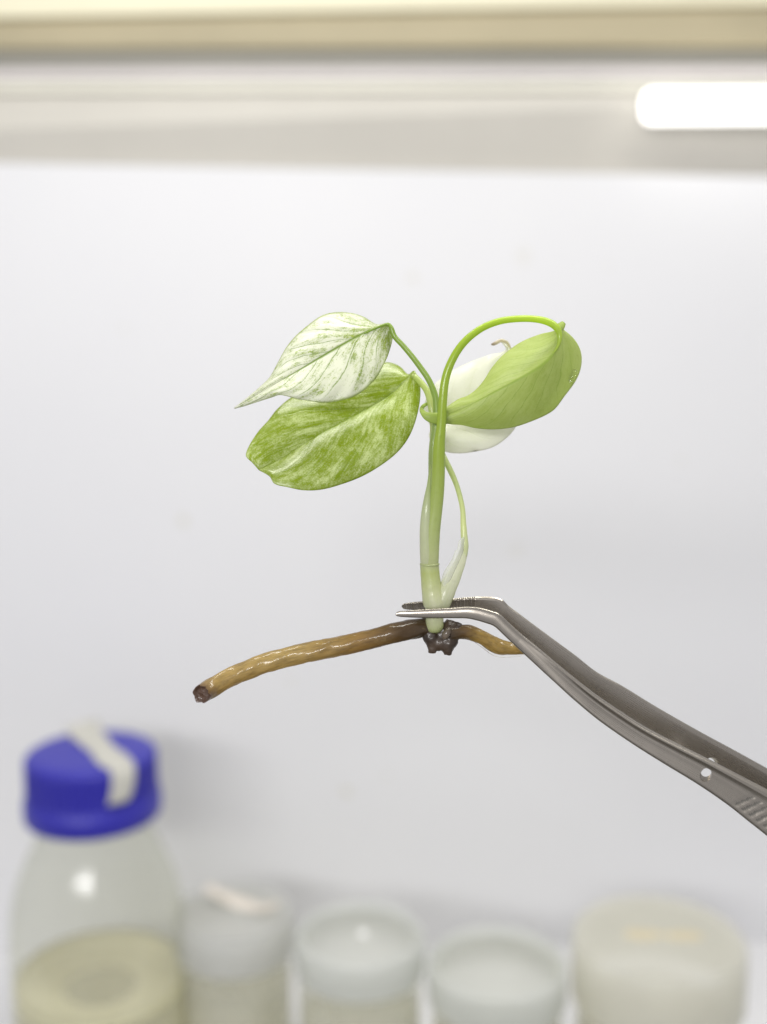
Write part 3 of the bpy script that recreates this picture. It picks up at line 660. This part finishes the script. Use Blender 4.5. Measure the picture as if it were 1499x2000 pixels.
# cut face: sunken brown disc
ring = np.array(Vn[-32:]); cc = ring.mean(0); ax = np.array(Vn[-64:-32]).mean(0) - cc; ax /= np.linalg.norm(ax)
V = []; 
for k, (s, dpt) in enumerate(((1.0, 0.0), (0.9, 0.0), (0.78, 0.0005), (0.5, 0.0008), (0.3, 0.0006), (0.02, 0.0006))):
    for j in range(32): V.append(cc + (ring[j] - cc)*s + ax*dpt*(1 + 0.4*mnoise.noise(Vector((j*0.7, k, 0)))))
M['cut'] = plain_mat('brown_cut', (0.10, 0.05, 0.028), 0.35, scale=500, var=0.3, coat=0.6, bump=0.4)
mesh_obj('cut_end', V, grid_faces(6, 32, True), M['cut'], rootA)
M['root_s'] = root_mat('amber_wet_root_short', [(0.0, (0.07, 0.042, 0.018)), (0.16, (0.18, 0.10, 0.025)), (0.35, (0.48, 0.32, 0.08)), (1.0, (0.55, 0.38, 0.11))])
V, F, U = tube(fr(q3, [(690, 1640, 0.4, 17), (770, 1625, 0.4, 14), (835, 1625, 0.6, 15), (900, 1645, 0.9, 14), (980, 1680, 1.2, 14), (1050, 1724, 1.5, 15), (1120, 1756, 1.8, 15), (1220, 1768, 2.2, 12.5), (1330, 1772, 2.6, 10), (1420, 1772, 3, 7)]), 120, 26, bump=0.12, bscale=0.4, seed=5)
rootB = mesh_obj('root', V, F, M['root_s'], plant, uvs=U, label='short amber root bending down behind the tweezers')
V, F, U = tube(fr(q3, [(900, 1700, 0.8, 2.5), (980, 1752, 1.1, 4), (1060, 1806, 1.4, 5), (1110, 1822, 1.7, 5), (1200, 1822, 2.1, 5), (1310, 1812, 2.6, 4), (1380, 1800, 3, 2)]), 60, 12)
b = NB('water'); M['water'] = b.done(b.n('MixShader', {0: 0.5, 1: pbsdf(b, color=(0.97, 0.97, 0.93), rough=0.02, trans=1.0, ior=1.33), 2: b.n('BsdfTransparent').outputs[0]}).outputs[0])
mesh_obj('water_film', V, F, M['water'], rootB, uvs=U)

# --- dark crown with broken root stubs, one continuous lump
bm = bmesh.new()
from mathutils import Matrix
def ell(q, x, y, dz, rx, ry, rz):
    p = P(*q(x, y), dz)
    mt = Matrix.Translation(p) @ Matrix.Diagonal((rx*1e-4, rz*1e-4, ry*1e-4, 1))
    bmesh.ops.create_icosphere(bm, subdivisions=3, radius=1.0, matrix=mt)
for a in ((560, 1610, 2.0, 22, 24, 20), (630, 1660, 1.6, 26, 26, 20), (690, 1620, 1.0, 20, 22, 18), (500, 1590, 1.4, 20, 19, 17), (745, 1625, 0.5, 15, 15, 14),
          (545, 1700, 0.4, 13, 22, 13), (540, 1770, 0.2, 8, 10, 8), (520, 1800, 0.0, 3.5, 3.5, 4), (560, 1800, 0.0, 4, 3.5, 4), (620, 1720, 0.4, 20, 15, 14), (595, 1768, 0.3, 6, 6, 6),
          (680, 1720, 0.2, 14, 22, 13), (672, 1785, 0.2, 10, 9.5, 9), (648, 1815, 0.0, 4, 3, 4), (690, 1815, 0.0, 5, 3.5, 4), (725, 1690, 0.4, 10, 18, 9), (760, 1600, 0.4, 12, 13, 12), (740, 1570, 0.6, 9, 9, 8), (690, 1565, 0.8, 12, 10, 9), (480, 1560, 1.2, 14, 14, 12), (520, 1660, 0.6, 15, 17, 14), (700, 1560, 1.2, 10, 9, 9), (672, 1540, 1.6, 6, 6, 7)):
    ell(q3, *a)
me = bpy.data.meshes.new('crown'); bm.to_mesh(me); bm.free()
for v_ in me.vertices: v_.co -= Vector(tuple(base))
b = NB('dark_wet_crown'); oc = b.obj(); n = b.noise(oc, 500.0, 6, 0.65); n2 = b.noise(oc, 150.0, 3, 0.5)
colr = b.mix(b.step(n2, 0.35, 0.7), (0.022, 0.013, 0.008), (0.062, 0.036, 0.018))
colr = b.mix(b.step(n, 0.6, 0.75, 0.0, 0.5), colr, (0.10, 0.075, 0.05))
M['crown'] = b.done(pbsdf(b, color=colr, rough=0.45, normal=b.bump(n, 0.35, 0.0004), coat=0.3, coat_rough=0.15))
me.materials.append(M['crown'])
crown = bpy.data.objects.new('crown', me); COL.objects.link(crown); crown.parent = plant
md = crown.modifiers.new('remesh', 'REMESH'); md.mode = 'VOXEL'; md.voxel_size = 0.00022; md.use_smooth_shade = True
md = crown.modifiers.new('smooth', 'SMOOTH'); md.iterations = 16; md.factor = 0.6
bake_mods(crown)
for v_ in crown.data.vertices:
    q = v_.co * 1000
    v_.co += v_.normal * 0.00014 * (mnoise.noise(q*0.9) + 0.6*mnoise.noise(q*2.3))
crown.data.polygons.foreach_set('use_smooth', [True]*len(crown.data.polygons))
V, F, U = tube(fr(q3, [(688, 1590, -0.9, 3), (672, 1625, -1.25, 7), (650, 1662, -1.25, 7), (638, 1685, -1.1, 3)]), 20, 14, bump=0.1, bscale=2)
mesh_obj('bud', V, F, plain_mat('pale_brown_bud', (0.15, 0.115, 0.08), 0.35, scale=500, var=0.3, coat=0.6), crown, uvs=U)

# --- drop of water on the green leaf
dc = P(*q2(1302, 608), 1.4)
bm = bmesh.new(); bmesh.ops.create_icosphere(bm, subdivisions=4, radius=1.0)
Vd = []
for v_ in bm.verts:
    c = v_.co; Vd.append(dc + RT*(c.x*0.00085 + 0.0003*c.z) + UP*c.z*0.00125 + FWD*c.y*0.0007)
Fd = [[v_.index for v_ in f_.verts] for f_ in bm.faces]; bm.free()
b = NB('drop_water'); M['drop'] = b.done(b.n('MixShader', {0: 0.5, 1: pbsdf(b, color=(0.98, 1.0, 0.95), rough=0.0, trans=1.0, ior=1.33), 2: b.n('BsdfTransparent').outputs[0]}).outputs[0])
tag(mesh_obj('water_drop', Vd, Fd, M['drop'], None, loc=dc), 'clear water drop clinging to the right edge of the plain green leaf', 'water drop')

# ================================================================== TWEEZERS
tw = empty('tweezers', P(1499, 1545, 0), 'curved steel tweezers with toothed tips holding the plantlet', 'tweezers')

def arm(name, pairs, dcen, thick, facing, prof, label, n_tip=300, n_rest=430, tooth=None, grip=None, ns=44, tip_t=0.18):
    """pairs: (ux,uy,lx,ly) upper/lower edge points in photo px; dcen: list of (t, dz mm); facing -1: outer face to the camera"""
    A = np.asarray(pairs, float)
    tt = np.concatenate([np.linspace(0, tip_t, n_tip, endpoint=False), np.linspace(tip_t, 1, n_rest)])
    cen = np.concatenate([(A[:, :2] + A[:, 2:]) / 2, A], axis=1)
    c = spline(cen, len(tt), tt)
    up, lo = c[:, 2:4], c[:, 4:6]
    L = np.concatenate([[0], np.cumsum(np.sqrt(((c[1:, :2] - c[:-1, :2])**2).sum(1)))]) * 0.1   # mm along the arm
    dz = np.interp(tt, [d[0] for d in dcen], [d[1] for d in dcen])
    th = np.interp(tt, [d[0] for d in thick], [d[1] for d in thick])
    V, U = [], []
    nf = ns // 2
    for i in range(len(tt)):
        for side in (0, 1):                     # outer face, then inner face
            for j in range(nf):
                s = j / (nf - 1) if side == 0 else 1 - j / (nf - 1)
                p = up[i]*(1 - s) + lo[i]*s
                hgt = prof(tt[i], s, side) * th[i] * 0.5
                if side == 1 and tooth: hgt += tooth(L[i], s)
                if side == 0 and grip: hgt += grip(p, s, L[i])
                sg = facing if side == 0 else -facing
                V.append((p[0], p[1], dz[i] + sg*hgt)); U.append((s*0.5 + 0.5*side, L[i]/100))
    F = grid_faces(len(tt), nf*2, True)
    F.append(tuple(range(nf*2))[::-1]); F.append(tuple(range((len(tt)-1)*nf*2, len(tt)*nf*2)))
    o = mesh_obj(name, PA(np.array(V)), F, M['steel'], tw, uvs=U, label=label)
    if grip:                                    # slot floors get a darker steel standing in for dirt and shade
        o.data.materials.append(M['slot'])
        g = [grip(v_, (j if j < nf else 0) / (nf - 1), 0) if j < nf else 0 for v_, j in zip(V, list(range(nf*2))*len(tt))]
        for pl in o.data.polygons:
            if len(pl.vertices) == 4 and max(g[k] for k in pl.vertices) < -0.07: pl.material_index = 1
    return o

def ss(x, a, b_):
    t = min(1, max(0, (x - a)/(b_ - a))); return t*t*(3 - 2*t)

def prof_front(t, s, side):
    e = min(s, 1 - s)
    if side == 1: return 0.45 + 0.55*min(1, e/0.06)**0.5
    rnd = 0.15 + 0.85*math.sqrt(max(0.0, 1 - (2*s - 1)**2))                 # rounded near the tips
    # further back: a bevelled rim along the top, a shallow hollow below it, then the flat face
    body = np.interp(s, [0, 0.03, 0.15, 0.19, 0.27, 0.36, 0.55, 0.88, 0.96, 1.0], [-0.2, 0.15, 0.90, 0.95, 0.50, 0.14, 0.48, 0.78, 0.60, 0.2] if t < 0.5 else np.array([-0.2, 0.15, 0.90, 0.95, 0.50, 0.14, 0.48, 0.78, 0.60, 0.2]) + ss(t, 0.5, 0.72)*np.array([0, 0, 0, 0, 0.1, 0.38, 0.2, 0, 0, 0]))
    k = ss(t, 0.16, 0.32)
    return rnd*(1 - k) + body*k

def grip(p, s, L):
    # slanting slots across the finger grip, on the lower two thirds of the face
    d = p[0]*0.80 + p[1]*0.60                   # runs along the arm
    off = d - (1424*0.80 + 1571*0.60) + (s - 0.95)*38
    if off < 0: return 0.0
    w = ss(s, 0.28, 0.48)*(1 - ss(s, 0.74, 0.97))
    ph = (off / 17.5) % 1.0
    return -0.15 * w * ss(ph, 0.0, 0.14) * (1 - ss(ph, 0.62, 0.78))

def two(q, a, b_): return tuple(q(*a)) + tuple(q(*b_))
pairs_f = [two(q3, (231, 1475), (231, 1484)), two(q3, (245, 1456), (245, 1494)), two(q3, (300, 1447), (300, 1501)), two(q3, (430, 1437), (430, 1507)), two(q3, (600, 1426), (600, 1510)),
           two(q3, (720, 1420), (730, 1511)), two(q3, (850, 1411), (835, 1513)), two(q3, (950, 1420), (910, 1527)), two(q3, (1050, 1447), (990, 1550)),
           two(q5, (308, 155), (285, 212)), two(q5, (345, 190), (325, 248)), two(q5, (400, 240), (365, 286)),
           two(q5, (480, 305), (440, 356)), two(q5, (600, 406), (555, 462)), two(q5, (700, 486), (650, 548)), two(q5, (800, 558), (755, 634)),
           two(q5, (950, 655), (905, 738)), two(q5, (1100, 733), (1045, 826)), two(q5, (1250, 807), (1185, 911)), two(q5, (1400, 885), (1320, 1003)), two(q5, (1520, 948), (1430, 1090)),
           two(q5, (1660, 1030), (1560, 1190)), two(q5, (1850, 1140), (1740, 1310)), two(q5, (2100, 1290), (2010, 1460)), two(q5, (2500, 1540), (2430, 1690)), two(q5, (2850, 1765), (2800, 1890))]
armF = arm('arm', pairs_f, [(0, -2.5), (0.08, -2.6), (0.17, -3.0), (0.3, -4.2), (0.5, -6.2), (0.62, -7.4), (0.8, -6.8), (0.92, -3.6), (1.0, 0.2)],
           [(0, 0.5), (0.02, 0.9), (0.1, 1.2), (0.3, 1.5), (0.6, 1.7), (1, 1.7)], -1, prof_front, 'near arm with a round hole and a ribbed finger grip',
           tooth=None, grip=grip)

def prof_back(t, s, side):
    if side == 1: return 0.35 + 0.65*min(1, s/0.12, (1 - s)/0.05) - 0.7*max(0, s - 0.12)
    e = min(s, 1 - s)
    return 0.35 + 0.65*min(1, e/0.05)**0.5
def teeth(L, s):
    if L > 14.3 or L < 0.15: return 0.0
    w = 0.42
    ph = (L / w) % 1.0
    return -0.17 * ss(ph, 0.40, 0.50) * (1 - ss(ph, 0.88, 0.98)) * min(1, s/0.12)
pairs_b = [two(q3, (283, 1402), (283, 1414)), two(q3, (297, 1388), (300, 1432)), two(q3, (360, 1376), (365, 1440)), two(q3, (450, 1367), (450, 1446)), two(q3, (570, 1356), (575, 1448)),
           two(q3, (700, 1345), (700, 1450)), two(q3, (850, 1331), (850, 1460)), two(q3, (1000, 1327), (970, 1480)), two(q3, (1085, 1334), (1030, 1500)), two(q3, (1140, 1354), (1080, 1520)),
           two(q5, (348, 119), (305, 185)), two(q5, (400, 158), (355, 225)), two(q5, (450, 196), (405, 268)), two(q5, (550, 270), (505, 345)), two(q5, (645, 340), (600, 420)), two(q5, (740, 414), (695, 498)),
           two(q5, (850, 474), (805, 568)), two(q5, (1000, 566), (955, 665)), two(q5, (1200, 680), (1150, 785)), two(q5, (1350, 761), (1295, 872)), two(q5, (1520, 855), (1455, 980)),
           two(q5, (1660, 935), (1590, 1075)), two(q5, (1850, 1060), (1760, 1210)), two(q5, (2100, 1230), (2020, 1390)), two(q5, (2500, 1510), (2440, 1660)), two(q5, (2850, 1758), (2800, 1882))]
armB = arm('arm', pairs_b, [(0, 2.4), (0.08, 2.5), (0.17, 2.9), (0.3, 4.0), (0.5, 5.6), (0.62, 6.4), (0.8, 5.8), (0.92, 4.0), (1.0, 1.8)],
           [(0, 0.5), (0.02, 0.9), (0.1, 1.2), (0.3, 1.4), (1, 1.5)], 1, prof_back, 'far arm showing its inner face and fine teeth at the tip', tooth=teeth)

def drill(o, c, r, tilt):
    axis = Vector(tuple(FWD + tilt*(0.8*UP + 0.6*RT)))
    rot = axis.to_track_quat('Z', 'Y').to_matrix().to_4x4()
    bm = bmesh.new(); bmesh.ops.create_cone(bm, cap_ends=True, segments=40, radius1=r, radius2=r, depth=0.02, matrix=Matrix.Translation(Vector(tuple(c - root_loc(tw)))) @ rot)
    me = bpy.data.meshes.new('drill'); bm.to_mesh(me); bm.free(); me.materials.append(M['steel'])
    d = bpy.data.objects.new('drill', me); COL.objects.link(d); d.location = tw.location
    bpy.context.view_layer.update()
    md = o.modifiers.new('hole', 'BOOLEAN'); md.object = d; md.operation = 'DIFFERENCE'; md.solver = 'EXACT'
    bake_mods(o)
    bpy.data.objects.remove(d); bpy.data.meshes.remove(me)
bpy.context.view_layer.update()
drill(armF, P(*q5(1224, 893), -7.4), 0.00102, 0.6)
drill(armB, P(*q5(1234, 826), 6.4), 0.00125, -0.35)
for o in (armF, armB):
    try:
        o.data.set_sharp_from_angle(angle=R(38))
    except Exception: pass
